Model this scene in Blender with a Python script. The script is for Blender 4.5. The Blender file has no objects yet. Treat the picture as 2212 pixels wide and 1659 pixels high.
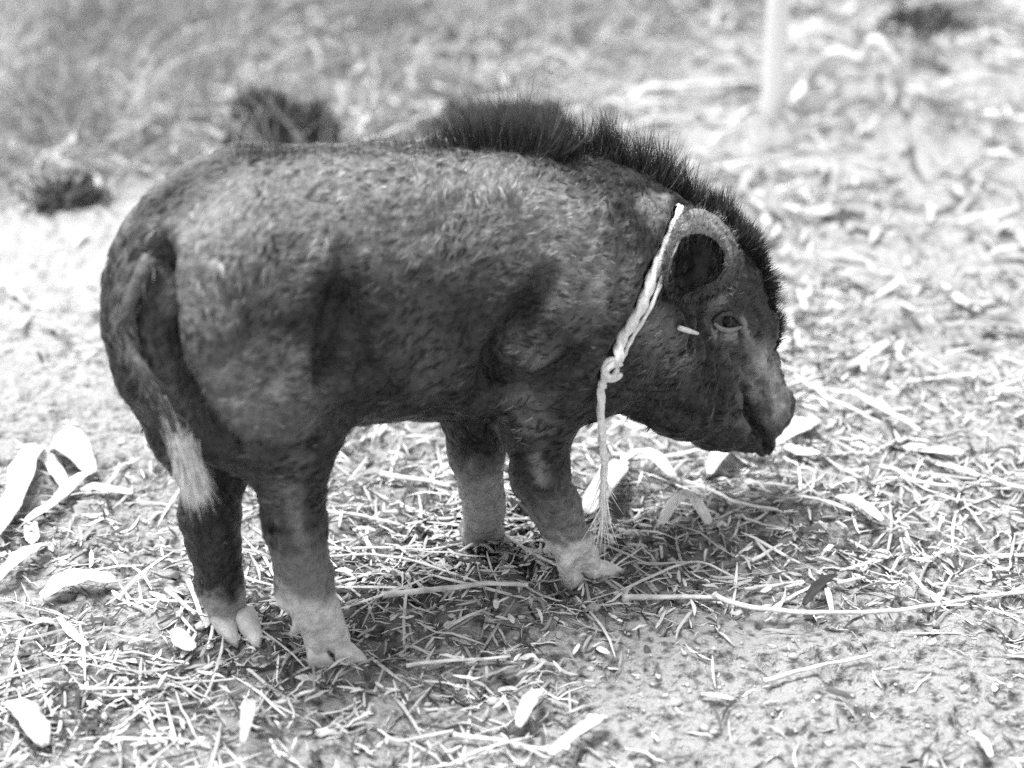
import bpy, math, random
import numpy as np
from mathutils import Vector
from mathutils.bvhtree import BVHTree
rng = np.random.default_rng(11); random.seed(11)
S = bpy.context.scene; COL = S.collection
# ------------------------------------------------------------------ camera, world, sun
CAM_H, PITCH, HFOV = 1.22, math.radians(25), math.radians(27)
cam = bpy.data.cameras.new('camera'); co = bpy.data.objects.new('camera', cam); COL.objects.link(co); S.camera = co
co.location = (0, 0, CAM_H); co.rotation_euler = (math.radians(90) - PITCH, 0, 0)
cam.sensor_width = 36; cam.angle = HFOV; cam.clip_end = 500; cam.clip_start = .05
cam.dof.use_dof = True; cam.dof.focus_distance = 2.35; cam.dof.aperture_fstop = 2.6
SUN_EL, SUN_AZ = math.radians(76), math.radians(285)      # azimuth from +Y, clockwise: high from the left
w = bpy.data.worlds.new('World'); S.world = w; w.use_nodes = True
nt = w.node_tree; sky = nt.nodes.new('ShaderNodeTexSky'); sky.sky_type = 'NISHITA'; sky.sun_disc = False
sky.sun_elevation = SUN_EL; sky.sun_rotation = SUN_AZ
bw = nt.nodes.new('ShaderNodeRGBToBW'); nt.links.new(sky.outputs[0], bw.inputs[0]); bg = nt.nodes['Background']
nt.links.new(bw.outputs[0], bg.inputs[0]); bg.inputs[1].default_value = .105
sl = bpy.data.lights.new('sun', 'SUN'); sl.energy = 2.0; sl.angle = math.radians(32); so = bpy.data.objects.new('sun', sl); COL.objects.link(so)
sdir = Vector((math.sin(SUN_AZ) * math.cos(SUN_EL), math.cos(SUN_AZ) * math.cos(SUN_EL), math.sin(SUN_EL)))
so.rotation_euler = sdir.to_track_quat('Z', 'Y').to_euler()
S.view_settings.view_transform = 'Standard'; S.view_settings.look = 'None'; S.view_settings.exposure = 1.82; S.view_settings.gamma = 1
S.cycles.use_denoising = False
# ------------------------------------------------------------------ helpers
FPX = 1106 / math.tan(HFOV / 2); CP, SP = math.cos(PITCH), math.sin(PITCH)
def ray(u, v):                                   # u, v measured on the photograph at 2212 x 1659
    a, b = (u - 1106) / FPX, -(v - 829.5) / FPX
    d = np.array([a, CP + b * SP, -SP + b * CP]); return d / np.linalg.norm(d)
def ground(u, v, z=0.):
    d = ray(u, v); return np.array([0, 0, CAM_H]) + d * ((z - CAM_H) / d[2])
TH = math.radians(30); FW = np.array([math.cos(TH), math.sin(TH), 0]); NR = np.array([math.sin(TH), -math.cos(TH), 0])
O = (ground(690, 1425) + ground(520, 1385) + ground(1270, 1240) + ground(1050, 1180)) / 4
def w2l(p): q = np.asarray(p) - O; return np.stack([q @ FW, q @ NR, q[..., 2]], -1)
def l2w(p): p = np.asarray(p); return O + p[..., 0:1] * FW + p[..., 1:2] * NR + p[..., 2:3] * np.array([0, 0, 1.])
def L(u, v, l=0.):                               # point of the lateral plane l seen at u, v, in animal coordinates
    d = ray(u, v); c = np.array([0, 0, CAM_H]); t = ((O - c) @ NR + l) / (d @ NR); return w2l(c + d * t)
class Noise:
    def __init__(s, seed, n=64): s.n = n; s.g = np.random.default_rng(seed).uniform(-1, 1, (n, n, n))
    def __call__(s, p):
        p = np.asarray(p, float); i = np.floor(p).astype(int); f = p - i; f = f * f * (3 - 2 * f); n = s.n; r = 0
        for a in (0, 1):
            for b in (0, 1):
                for c in (0, 1):
                    r = r + s.g[(i[..., 0] + a) % n, (i[..., 1] + b) % n, (i[..., 2] + c) % n] * \
                        (f[..., 0] if a else 1 - f[..., 0]) * (f[..., 1] if b else 1 - f[..., 1]) * (f[..., 2] if c else 1 - f[..., 2])
        return r
NZ = Noise(3)
def fbm(p, o=3):
    r, a, s = 0, 1, 1
    for _ in range(o): r = r + a * NZ(np.asarray(p) * s); a *= .5; s *= 2.03
    return r
def gh(x, y):
    x, y = np.asarray(x, float), np.asarray(y, float); z = np.zeros_like(x)
    a = fbm(np.stack([x * 4, y * 4, z], -1), 2) * .006 + fbm(np.stack([x * 22, y * 22, z + 7], -1), 3) * .0045
    b = NZ(np.stack([x * 95, y * 95, z + 3], -1)); c = NZ(np.stack([x * 48, y * 48, z + 13], -1))
    far = np.clip((y - 3.1) / 1.2, 0, 1)
    return a + np.maximum(b, 0) * .0035 - np.maximum(-c - .15, 0) * .022 + far * .05 * fbm(np.stack([x * 1.3, y * 1.3, z], -1), 2)
def tag(o, label=None, cat=None, group=None, kind=None):
    for k, v_ in (('label', label), ('category', cat), ('group', group), ('kind', kind)):
        if v_: o[k] = v_
    return o
def mesh(name, V, F, mat, parent=None, attrs=None, smooth=True, loc=None):
    V = np.asarray(V, np.float32); F = np.asarray(F, np.int32)
    if loc is not None: V = V - np.asarray(loc, np.float32)
    me = bpy.data.meshes.new(name); me.vertices.add(len(V)); me.vertices.foreach_set('co', V.ravel())
    k = F.shape[1]; me.loops.add(F.size); me.loops.foreach_set('vertex_index', F.ravel())
    me.polygons.add(len(F)); me.polygons.foreach_set('loop_start', np.arange(0, F.size, k, dtype=np.int32))
    try: me.polygons.foreach_set('loop_total', np.full(len(F), k, np.int32))
    except Exception: pass
    me.update(calc_edges=True); me.validate()
    if smooth: me.polygons.foreach_set('use_smooth', np.ones(len(me.polygons), bool))
    for n, a in (attrs or {}).items():
        at = me.attributes.new(n, 'FLOAT', 'POINT'); at.data.foreach_set('value', np.asarray(a, np.float32))
    me.materials.append(mat); o = bpy.data.objects.new(name, me); COL.objects.link(o)
    if loc is not None: o.location = loc
    if parent: o.parent = parent
    return o
def empty(name, loc=(0, 0, 0)):
    o = bpy.data.objects.new(name, None); o.location = loc; o.empty_display_size = .05; COL.objects.link(o); return o
def material(name, lo, hi, scale=30, rough=.8, spec=.3, bump=.3, bscale=None, attr=None, ahi=None, detail=6, stretch=None, sheen=0, p0=.3, p1=.7, bdist=.004):
    m = bpy.data.materials.new(name); m.use_nodes = True; n = m.node_tree.nodes; l = m.node_tree.links; b = n['Principled BSDF']
    tc = n.new('ShaderNodeTexCoord'); src = tc.outputs['Object']
    if stretch:
        mp = n.new('ShaderNodeMapping'); mp.inputs['Scale'].default_value = stretch; l.new(src, mp.inputs[0]); src = mp.outputs[0]
    t = n.new('ShaderNodeTexNoise'); t.inputs['Scale'].default_value = scale; t.inputs['Detail'].default_value = detail; l.new(src, t.inputs['Vector'])
    r = n.new('ShaderNodeValToRGB'); r.color_ramp.elements[0].position = p0; r.color_ramp.elements[1].position = p1
    r.color_ramp.elements[0].color = (lo, lo, lo, 1); r.color_ramp.elements[1].color = (hi, hi, hi, 1); l.new(t.outputs[0], r.inputs[0]); out = r.outputs[0]
    if attr:
        a = n.new('ShaderNodeAttribute'); a.attribute_name = attr; mx = n.new('ShaderNodeMix'); mx.data_type = 'RGBA'
        l.new(a.outputs['Fac'], mx.inputs[0]); l.new(out, mx.inputs[6]); r2 = n.new('ShaderNodeValToRGB')
        r2.color_ramp.elements[0].position = .3; r2.color_ramp.elements[1].position = .65
        q = ahi * .62; r2.color_ramp.elements[0].color = (q, q, q, 1); r2.color_ramp.elements[1].color = (ahi, ahi, ahi, 1)
        l.new(t.outputs[0], r2.inputs[0]); l.new(r2.outputs[0], mx.inputs[7]); out = mx.outputs[2]
    l.new(out, b.inputs['Base Color']); b.inputs['Roughness'].default_value = rough; b.inputs['Specular IOR Level'].default_value = spec
    if sheen: b.inputs['Sheen Weight'].default_value = sheen
    if bump:
        t2 = n.new('ShaderNodeTexNoise'); t2.inputs['Scale'].default_value = bscale or scale * 3; t2.inputs['Detail'].default_value = 5; l.new(src, t2.inputs['Vector'])
        bp = n.new('ShaderNodeBump'); bp.inputs['Strength'].default_value = bump; bp.inputs['Distance'].default_value = bdist
        l.new(t2.outputs[0], bp.inputs['Height']); l.new(bp.outputs[0], b.inputs['Normal'])
    return m
def cr(pts, n):                                  # Catmull-Rom
    p = np.asarray(pts, float)
    if len(p) == 2: return p[0] + (p[1] - p[0]) * np.linspace(0, 1, n)[:, None]
    q = np.vstack([2 * p[0] - p[1], p, 2 * p[-1] - p[-2]]); t = np.linspace(0, len(p) - 1 - 1e-6, n); i = t.astype(int); f = (t - i)[:, None]
    a, b, c, d = q[i], q[i + 1], q[i + 2], q[i + 3]
    return .5 * (2 * b + (c - a) * f + (2 * a - 5 * b + 4 * c - d) * f ** 2 + (3 * b - a - 3 * c + d) * f ** 3)
def tube(pts, rad, sides=8, flat=1., up=(0, 0, 1), closed=False, twist=0., lobes=0):
    p = np.asarray(pts, float); n = len(p); t = np.gradient(p, axis=0)
    if closed: t = np.roll(p, -1, 0) - np.roll(p, 1, 0)
    t /= np.linalg.norm(t, axis=1)[:, None] + 1e-9; s = np.cross(t, up); s /= np.linalg.norm(s, axis=1)[:, None] + 1e-9; u = np.cross(s, t)
    a = np.linspace(0, 2 * math.pi, sides, endpoint=False); A = a[None] + np.zeros((n, 1)); r = np.broadcast_to(np.asarray(rad, float), (n,))[:, None]
    if lobes: r = r * (1 + .22 * np.cos(lobes * A + np.arange(n)[:, None] * twist))
    V = p[:, None] + s[:, None] * (np.cos(A) * r)[..., None] + u[:, None] * (np.sin(A) * r * flat)[..., None]
    V = V.reshape(-1, 3); i = np.arange(n - (0 if closed else 1))[:, None]; j = np.arange(sides)[None]; k = (j + 1) % sides; i2 = (i + 1) % n
    F = np.stack([i * sides + j, i * sides + k, i2 * sides + k, i2 * sides + j], -1).reshape(-1, 4)
    if not closed:
        V = np.vstack([V, p[0], p[-1]]); m = n * sides; j = np.arange(0, sides, 1); k = (j + 1) % sides
        F = np.vstack([F, np.stack([np.full(sides, m), np.full(sides, m), k, j], -1), np.stack([np.full(sides, m + 1), np.full(sides, m + 1), (n - 1) * sides + j, (n - 1) * sides + k], -1)])
        F2 = F.copy(); return V, F2
    return V, F
def tri_ok(V, F):                                # quads with a repeated corner become triangles split out
    d = F[:, 0] == F[:, 1]; Q = F[~d]; T = F[d][:, 1:]
    return Q, T
def solid(name, V, F, mat, parent=None, attrs=None, loc=None):
    Q, T = tri_ok(V, F); tri = np.vstack([Q[:, [0, 1, 2]], Q[:, [0, 2, 3]], T]) if len(T) else np.vstack([Q[:, [0, 1, 2]], Q[:, [0, 2, 3]]])
    return mesh(name, V, tri, mat, parent, attrs, True, loc)
def join(parts):
    V, F, o = [], [], 0
    for v, f in parts: V.append(v); F.append(f + o); o += len(v)
    return np.vstack(V), np.vstack(F)
def blades(P, D, N, length, width, bend, seg=3, sdir=None):
    """tapered thin strips: roots P, directions D, bend direction N"""
    n = len(P); t = np.linspace(0, 1, seg + 1); length = np.broadcast_to(length, (n,)); width = np.broadcast_to(width, (n,)); bend = np.broadcast_to(bend, (n,))
    c = P[:, None] + D[:, None] * (length[:, None] * t)[..., None] + N[:, None] * (bend[:, None] * length[:, None] * t ** 2)[..., None]
    s = np.cross(D, N if sdir is None else sdir); s /= np.linalg.norm(s, axis=1)[:, None] + 1e-9
    wd = width[:, None] * (1 - t[None] ** 1.6 * .92) / 2
    A = c - s[:, None] * wd[..., None]; B = c + s[:, None] * wd[..., None]; V = np.stack([A, B], 2).reshape(-1, 3)
    b = (np.arange(n) * (seg + 1) * 2)[:, None, None]; k = (np.arange(seg) * 2)[None, :, None]
    F = (b + k + np.array([0, 1, 3, 2])[None, None]).reshape(-1, 4); return V, F, (seg + 1) * 2
# ------------------------------------------------------------------ materials (grey tones throughout)
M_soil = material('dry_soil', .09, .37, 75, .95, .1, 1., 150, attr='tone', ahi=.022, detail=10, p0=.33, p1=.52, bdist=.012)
M_crumb = material('soil_crumbs', .28, .6, 60, .95, .1, .4)
M_straw = material('straw', .010, .03, 60, .6, .3, .3, attr='tone', ahi=.9)
M_leaf = material('dry_husk', .34, .74, 38, .6, .3, .9, 150, stretch=(1, 1, 1), p0=.3, p1=.55)
M_darkleaf = material('dark_rotten_leaf', .02, .05, 40, .7, .3, .4)
M_skin = material('pig_skin', .004, .034, 95, .42, .30, 1., 170, attr='tone', ahi=.72, detail=8, bdist=.004)
M_hair = material('pig_hair', .004, .012, 40, .4, .32, 0, attr='tone', ahi=.8)
M_mane = material('mane_bristle', .012, .03, 40, .45, .5, 0, attr='tone', ahi=.4)
M_ear = material('ear_inside', .006, .035, 60, .8, .15, .6)
M_eye = material('eye', .002, .003, 30, .18, .2, 0)
M_hoof = material('hoof', .38, .75, 60, .6, .3, .5, 200)
M_rope = material('pale_rope', .6, .9, 220, .8, .2, .6, 500)
M_tuft = material('tail_tuft', .5, .85, 100, .6, .3, 0)
M_grass = material('dry_grass', .16, .26, 5, .7, .25, 0, attr='tone', ahi=.8)
M_post = material('peeled_post', .7, .88, 14, .8, .2, .5, 60, stretch=(1, 1, .15))
M_shrub = material('dark_shrub_leaf', .04, .12, 30, .7, .2, 0)
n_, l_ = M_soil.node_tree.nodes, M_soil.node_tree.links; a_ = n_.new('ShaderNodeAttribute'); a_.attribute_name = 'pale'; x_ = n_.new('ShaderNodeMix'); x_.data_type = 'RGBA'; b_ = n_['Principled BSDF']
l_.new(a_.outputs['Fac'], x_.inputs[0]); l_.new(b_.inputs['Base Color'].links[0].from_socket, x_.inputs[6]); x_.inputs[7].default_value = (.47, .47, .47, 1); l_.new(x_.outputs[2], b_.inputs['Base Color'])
# ------------------------------------------------------------------ ground: one sheet to the horizon
def axis(a, b, step, far0, far1):
    m = list(np.arange(a, b, step)); s = step; x = m[-1]
    hi = []
    while x < far1: s *= 1.09; x += s; hi.append(x)
    s, x, lo = step, a, []
    while x > far0: s *= 1.09; x -= s; lo.append(x)
    return np.array(lo[::-1] + m + hi)
gx, gy = axis(-.85, 1.05, .0042, -80, 80), axis(1.55, 2.95, .0042, -40, 120)
X, Y = np.meshgrid(gx, gy); Zg = gh(X, Y)
nx, ny = len(gx), len(gy); I = (np.arange(ny - 1)[:, None] * nx + np.arange(nx - 1)[None])

# ------------------------------------------------------------------ pig body: signed distance field, one continuous surface
HOOVES = []
def smin(a, b, k): h = np.maximum(k - np.abs(a - b), 0) / k; return np.minimum(a, b) - h * h * k * .25
RES = .0030
lo_, hi_ = np.array([-.44, -.19, -.012]), np.array([.64, .19, .62])
ax = [np.arange(lo_[i], hi_[i], RES, dtype=np.float32) for i in range(3)]
G = np.full([len(a) for a in ax], 1., np.float32)
def sub(c0, c1, m):
    s = []
    for i in range(3):
        a = max(0, int((min(c0[i], c1[i]) - m - lo_[i]) / RES)); b = min(len(ax[i]), int((max(c0[i], c1[i]) + m - lo_[i]) / RES) + 1); s.append(slice(a, b))
    return tuple(s), np.stack(np.meshgrid(ax[0][s[0]], ax[1][s[1]], ax[2][s[2]], indexing='ij'), -1)
def put(sl_, d, k): G[sl_] = smin(G[sl_], d.astype(np.float32), k)
def ell(c, r, k=.03, tilt=0., roll=0.):
    c = np.asarray(c); r = np.asarray(r); sl_, p = sub(c, c, r.max() + k + .02); q = p - c
    if tilt: ct, st = math.cos(tilt), math.sin(tilt); q = np.stack([q[..., 0] * ct + q[..., 2] * st, q[..., 1], -q[..., 0] * st + q[..., 2] * ct], -1)
    if roll: ct, st = math.cos(roll), math.sin(roll); q = np.stack([q[..., 0], q[..., 1] * ct + q[..., 2] * st, -q[..., 1] * st + q[..., 2] * ct], -1)
    k0 = np.linalg.norm(q / r, axis=-1); k1 = np.linalg.norm(q / r ** 2, axis=-1) + 1e-6; put(sl_, k0 * (k0 - 1) / k1, k)
def cone(a, b, ra, rb, k=.02):
    a, b = np.asarray(a), np.asarray(b); m = max(ra, rb) + k + .015; sl_, p = sub(a, b, m); d = b - a; t = np.clip(((p - a) @ d) / (d @ d), 0, 1)
    put(sl_, np.linalg.norm(p - a - t[..., None] * d, axis=-1) - (ra + (rb - ra) * t), k)
def chain(pts, k=.02):
    for (a, ra), (b, rb) in zip(pts, pts[1:]): cone(a, b, ra, rb, k)
def gl(u, v, z=0.): return w2l(ground(u, v, z))
# torso
ell(L(505, 625), (.118, .100, .130), .05)
ell(L(650, 612), (.15, .112, .135), .05)
ell(L(860, 612), (.18, .120, .145), .05)
ell(L(1080, 608), (.16, .114, .143), .05)
ell(L(1250, 610), (.125, .105, .140), .05, tilt=-.25)
ell(L(1370, 640), (.10, .088, .115), .05, tilt=-.35)
# withers and shoulders
for s in (1, -1):
    ell(L(1190, 640, 0) * [1, 0, 1] + [0, .062 * s, 0], (.085, .05, .12), .04)
    ell(L(505, 710, 0) * [1, 0, 1] + [0, .060 * s, 0], (.112, .052, .135), .035, tilt=.15)
# head
ell(L(1495, 620), (.072, .060, .082), .04, tilt=-.6)
ell(L(1556, 660), (.05, .052, .066), .03, tilt=-.4)
for s in (1, -1):
    ell(L(1440, 800, 0) * [1, 0, 1] + [0, .036 * s, .008], (.078, .042, .072), .04, tilt=-.5)
    ell(L(1590, 700, 0) * [1, 0, 1] + [0, .036 * s, 0], (.024, .018, .03), .02, tilt=-.9)
ell(L(1525, 780), (.058, .050, .068), .04, tilt=-.9)
chain([(L(1572, 745), .049), (L(1606, 800), .039), (L(1640, 862), .031)], .025)
for s in (1, -1): cone(L(1676, 868, .012 * s), L(1652, 925, .010 * s), .0215, .016, .012)
cone(L(1686, 866, 0), L(1660, 925, 0), .021, .014, .006)
chain([(L(1490, 862), .05), (L(1550, 905), .032), (L(1600, 940), .019)], .025)
chain([(L(1590, 935), .020), (L(1622, 952), .0150), (L(1650, 968), .011)], .010)
# legs: hind near, hind far, fore near, fore far
def foot(top, tips, r):
    t = np.asarray(top, float); T = [np.append(gl(*q)[:2], .006) for q in tips]; c = (T[0] + T[1]) / 2
    for p in T:
        sd = (p - c) * [1, 1, 0]; sd = sd / np.linalg.norm(sd); m = t * .66 + c * .34 + sd * .0145; m[2] = .0145; q = t + sd * r * .35
        chain([(q, r * .84), (m, .0110)], .005); HOOVES.append((m * .95 + q * .05, p))
    fw = (c - t) * [1, 1, 0]; fw = fw / (np.linalg.norm(fw) + 1e-9); sd = np.array([-fw[1], fw[0], 0])
    for e in (1, -1): cone(t + sd * e * r * .7 - fw * r * .5, t + sd * e * r * .95 - fw * r * 1.15 + [0, 0, -r * .75], .0085, .0045, .004)
nh = gl(725, 1425); fh = gl(525, 1390); nf = gl(1290, 1245); ff = gl(1050, 1172)
LN, LF = .062, -.058
chain([(L(560, 830, .065), .078), (L(610, 920, .062), .058), (L(622, 1000, LN), .038), (L(636, 1090, LN), .0285), (L(641, 1150, LN), .0275), (L(650, 1220, LN), .0245), (L(662, 1275, LN), .0242), (L(680, 1318, LN), .024)], .02)
cone(L(596, 1118, LN), L(616, 1175, LN), .0125, .014, .014)
foot(L(684, 1322, LN), [(726, 1446), (794, 1434)], .0205)
chain([(L(400, 800, -.066), .070), (L(430, 920, LF), .05), (L(458, 1020, LF), .032), (L(458, 1110, LF), .0265), (L(466, 1180, LF), .0245), (L(478, 1265, LF), .024), (L(494, 1325, LF), .024)], .02)
cone(L(425, 1120, LF), L(440, 1175, LF), .014, .014, .02)
foot(L(496, 1330, LF), [(512, 1402), (562, 1408)], .020)
chain([(L(1190, 760, .06), .06), (L(1165, 850, .062), .048), (L(1155, 930, .062), .036), (L(1166, 1020, .062), .028), (L(1197, 1090, .062), .0245), (L(1219, 1145, .062), .0200), (L(1234, 1168, .062), .022)], .02)
foot(L(1235, 1170, .062), [(1262, 1260), (1346, 1240)], .0195)
chain([(L(1060, 820, -.06), .058), (L(1025, 900, -.06), .033), (L(1028, 980, -.06), .027), (L(1042, 1050, -.06), .0215), (L(1048, 1110, -.06), .0205), (np.append(ff[:2] - [.006, 0], .03), .023)], .02)
foot(np.append(ff[:2] - [.006, 0], .032), [(1030, 1184), (1076, 1178)], .016)
# belly sheath and flank fold
ell(L(748, 850, .0), (.03, .02, .026), .03)
# --- surface nets
ins = G < 0; nA, nB, nC = G.shape
cnt = np.zeros((nA - 1, nB - 1, nC - 1), np.int8)
for a in (0, 1):
    for b in (0, 1):
        for c in (0, 1): cnt += ins[a:nA - 1 + a, b:nB - 1 + b, c:nC - 1 + c]
act = (cnt > 0) & (cnt < 8); idx = np.full(act.shape, -1, np.int64); ci = np.argwhere(act); idx[act] = np.arange(len(ci))
acc = np.zeros((len(ci), 3)); num = np.zeros(len(ci))
cor = [np.array([a, b, c]) for a in (0, 1) for b in (0, 1) for c in (0, 1)]
for a in cor:
    for d in range(3):
        if a[d]: continue
        b = a.copy(); b[d] = 1; va = G[tuple((ci + a).T)]; vb = G[tuple((ci + b).T)]; m = (va < 0) != (vb < 0)
        t = np.where(m, va / (va - vb + 1e-12), 0); acc[m] += a + (b - a) * t[m, None]; num[m] += 1
BV = lo_ + (ci + acc / num[:, None]) * RES; BF = []
for d in range(3):
    e = [0, 0, 0]; e[d] = 1; sa = [slice(1, -1)] * 3; A0 = [slice(1, n - 1) for n in G.shape]; A1 = [slice(1 + e[i], G.shape[i] - 1 + e[i]) for i in range(3)]
    i0 = ins[tuple(A0)]; i1 = ins[tuple(A1)]; q = np.argwhere(i0 != i1) + 1; q = q[(q[:, d] < G.shape[d] - 1)]
    o1, o2 = (d + 1) % 3, (d + 2) % 3; z1 = np.zeros(3, int); z1[o1] = 1; z2 = np.zeros(3, int); z2[o2] = 1
    f = np.stack([idx[tuple(c.T)] for c in (q - z1 - z2, q - z2, q, q - z1)], -1); fl = ~ins[tuple(q.T)]; f[fl] = f[fl][:, ::-1]; BF.append(f)
BF = np.vstack(BF); BF = BF[(BF >= 0).all(1)]
ED = np.vstack([BF[:, [0, 1]], BF[:, [1, 2]], BF[:, [2, 3]], BF[:, [3, 0]]])
def relax(V, n, lam=.5):
    for _ in range(n):
        s = np.zeros_like(V); k = np.bincount(ED[:, 0], minlength=len(V)).astype(float)
        for i in range(3): s[:, i] = np.bincount(ED[:, 0], V[ED[:, 1], i], len(V))
        k = np.maximum(k, 1)[:, None]; V = V + (s / k - V) * lam
    return V
BV = relax(BV, 3)
def vnorm(V):
    n = np.cross(V[BF[:, 2]] - V[BF[:, 0]], V[BF[:, 3]] - V[BF[:, 1]]); r = np.zeros_like(V)
    for j in range(4):
        for i in range(3): r[:, i] += np.bincount(BF[:, j], n[:, i], len(V))
    return r / (np.linalg.norm(r, axis=1)[:, None] + 1e-12)
VN = vnorm(BV)
if ((BV - BV.mean(0)) * VN).sum(1).mean() < 0: BF = BF[:, ::-1]; VN = -VN
def bvh(): return BVHTree.FromPolygons([tuple(p) for p in l2w(BV)], [tuple(f) for f in BF.tolist()])
TREE = bvh()
def surf(u, v, off=0.):                          # nearest point of the body seen at u, v (animal coordinates), and its normal
    d = ray(u, v); h, n, i, t = TREE.ray_cast(Vector((0, 0, CAM_H)), Vector(d), 10)
    if h is None:
        for r in range(4, 200, 4):
            for a in range(12):
                d = ray(u + r * math.cos(a * .5236), v + r * math.sin(a * .5236)); h, n, i, t = TREE.ray_cast(Vector((0, 0, CAM_H)), Vector(d), 10)
                if h is not None: break
            if h is not None: break
    p = np.array(h); n = np.array(n); n = n if n @ d < 0 else -n
    return w2l(p + n * off), np.array([n @ FW, n @ NR, n[2]])
def segdist(P, A, B):
    d = B - A; t = np.clip(((P - A) @ d) / (d @ d + 1e-9), 0, 1); return np.linalg.norm(P - A - t[:, None] * d, axis=1)
def polyd(P, pts):
    return np.min([segdist(P, a, b) for a, b in zip(pts, pts[1:])], 0)
def crease(px, wd, dep, bulge=0.):
    pts = np.array([surf(*q)[0] for q in px]); d = polyd(BV, pts); g = np.exp(-(d / wd) ** 2); b = np.exp(-((d - 2.2 * wd) / wd) ** 2) * bulge
    return (b - dep * g)
disp = np.zeros(len(BV))
disp += crease([(1170, 625), (1120, 690), (1075, 760), (1058, 845)], .014, .028, .006)
disp += crease([(1240, 770), (1180, 810), (1110, 835)], .009, .012, .004)
disp += crease([(745, 560), (770, 680), (785, 800)], .012, .012, .003)
disp += crease([(710, 800), (722, 740), (738, 640)], .016, .028, .006)
disp += crease([(820, 690), (845, 800), (850, 860)], .005, .003, .001)
disp += crease([(540, 962), (600, 980), (680, 965)], .007, .013, .004)
disp += crease([(340, 560), (345, 680), (365, 800), (420, 900), (480, 960)], .015, .038, .004)
disp += crease([(1465, 455), (1400, 600), (1335, 745), (1305, 800)], .008, .007, .004)
disp += crease([(1600, 830), (1610, 880), (1635, 930), (1662, 978)], .0042, .013, .002)
disp += crease([(1512, 640), (1508, 700), (1506, 760)], .006, .005, .001)
disp += crease([(1560, 800), (1556, 860), (1545, 905)], .006, .006, .002)
disp += crease([(1600, 720), (1618, 760), (1616, 800)], .004, .004, .002)
for k in range(6): disp += crease([(1335 + k * 5, 790 + k * 17), (1400 + k * 4, 800 + k * 16), (1460, 806 + k * 13)], .0028, .0022, .0012)
disp += crease([(1495, 560), (1500, 580)], .022, .028)
disp += crease([(345, 470), (335, 540), (330, 600)], .006, .004); disp += crease([(1130, 470), (1180, 560), (1190, 620)], .014, .004, .002)
disp += crease([(1340, 470), (1350, 560), (1330, 660)], .008, .004, .002); disp += crease([(1010, 560), (1060, 640)], .012, .003)
disp += crease([(560, 700), (640, 720), (690, 690)], .014, .004, .001); disp += crease([(1060, 905), (1130, 890), (1200, 900)], .006, .006, .002)
disp += crease([(580, 1100), (584, 1150), (592, 1190)], .004, .005, .002); disp += crease([(660, 1090), (668, 1150)], .005, .003, .002)
disp += crease([(1560, 735), (1585, 760), (1590, 800)], .004, .004, .002); disp += crease([(1545, 760), (1550, 790)], .004, .004, .002)
disp += crease([(1625, 760), (1640, 800), (1640, 850)], .004, .003, .002); disp += crease([(1585, 820), (1575, 870)], .004, .003, .002)
for a_, b_, c_ in (((1600, 780), (1612, 810), (1640, 830)), ((1590, 850), (1600, 880), (1590, 910)), ((1540, 830), (1530, 870), (1500, 900)), ((1520, 720), (1530, 760), (1520, 800)), ((1650, 850), (1660, 880), (1655, 905)), ((1470, 650), (1490, 700), (1485, 760))): disp += crease([a_, b_, c_], .0035, .0045, .002)
disp += crease([(1350, 900), (1420, 880), (1500, 900)], .008, .004, .003); disp += crease([(1660, 820), (1680, 830)], .003, .002, .001)
hw = 1 + 1.3 * np.clip((BV[:, 0] - .38) / .05, 0, 1)
w_ = fbm(BV * 40 + 60, 2)[:, None] * .25
FOLD = np.clip(-disp / .012, 0, 1)
disp += fbm(BV * 22 + 5, 2) * .0034 + (fbm(BV * 75 * [.7, 1, 1.3] + w_ * 3 + 9, 3) * .0015 - np.maximum(0, fbm(BV * 55 + 90, 2) - .35) * .002) * hw
foot_m = np.clip((BV[:, 2] - .0) / .03, .35, 1)
BV = relax(BV + VN * (disp * foot_m)[:, None], 1, .2); VN = vnorm(BV); VN = VN if ((BV - BV.mean(0)) * VN).sum(1).mean() > 0 else -VN
TREE = bvh()
# pale markings that belong to the animal (socks, dusty snout, eye ring), and painted light on its coat
def patch(P):
    n = fbm(P * 60 + 3, 3) * .012; t = np.zeros(len(P))
    near, front = P[:, 1] > 0, P[:, 0] > 0; z = P[:, 2] + n
    t = np.maximum(t, np.where(near & front, np.clip((.088 - z) / .02, 0, 1) * .95, 0))
    t = np.maximum(t, np.where(near & ~front, np.clip((.118 - z) / .03, 0, 1) * .9, 0))
    t = np.maximum(t, np.where(near & ~front & (z > .1), np.clip((.19 - z) / .05, 0, 1) * .22, 0))
    t = np.maximum(t, np.where(near & front & (z < .17), np.clip((.17 - z) / .06, 0, 1) * .26, 0))
    t = np.maximum(t, np.where(~near & front, np.clip((.15 - z) / .05, 0, 1) * .42, 0))
    t = np.maximum(t, np.where(~near & ~front, np.clip((.062 - z) / .02, 0, 1) * .45, 0))
    t = np.where((P[:, 0] > .30) | (P[:, 2] > .22), 0, t)
    Pm = P * [1, 0, 1] + np.abs(P[:, 1:2]) * [0, 1, 0]
    for pts, r, a in PATCHES: d = polyd(Pm, pts) + n * .6; t = np.maximum(t, a * np.clip(1.4 - d / r, 0, 1) * (.45 + .75 * np.clip(n * 70 + .4, 0, 1)))
    return np.clip(t, 0, 1)
def coat_light(P):                                  # light on the coat painted in as paler areas, symmetrical left and right
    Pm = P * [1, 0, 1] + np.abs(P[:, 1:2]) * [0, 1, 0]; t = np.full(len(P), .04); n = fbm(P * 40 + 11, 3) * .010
    for pts, r, a in LIT_COAT: t = np.maximum(t, a * np.clip(1.35 - .75 * (polyd(Pm, pts) + n) / r, 0, 1) ** 1.3)
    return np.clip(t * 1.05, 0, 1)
def sp(*q): return np.array([surf(*p)[0] for p in q])
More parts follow.
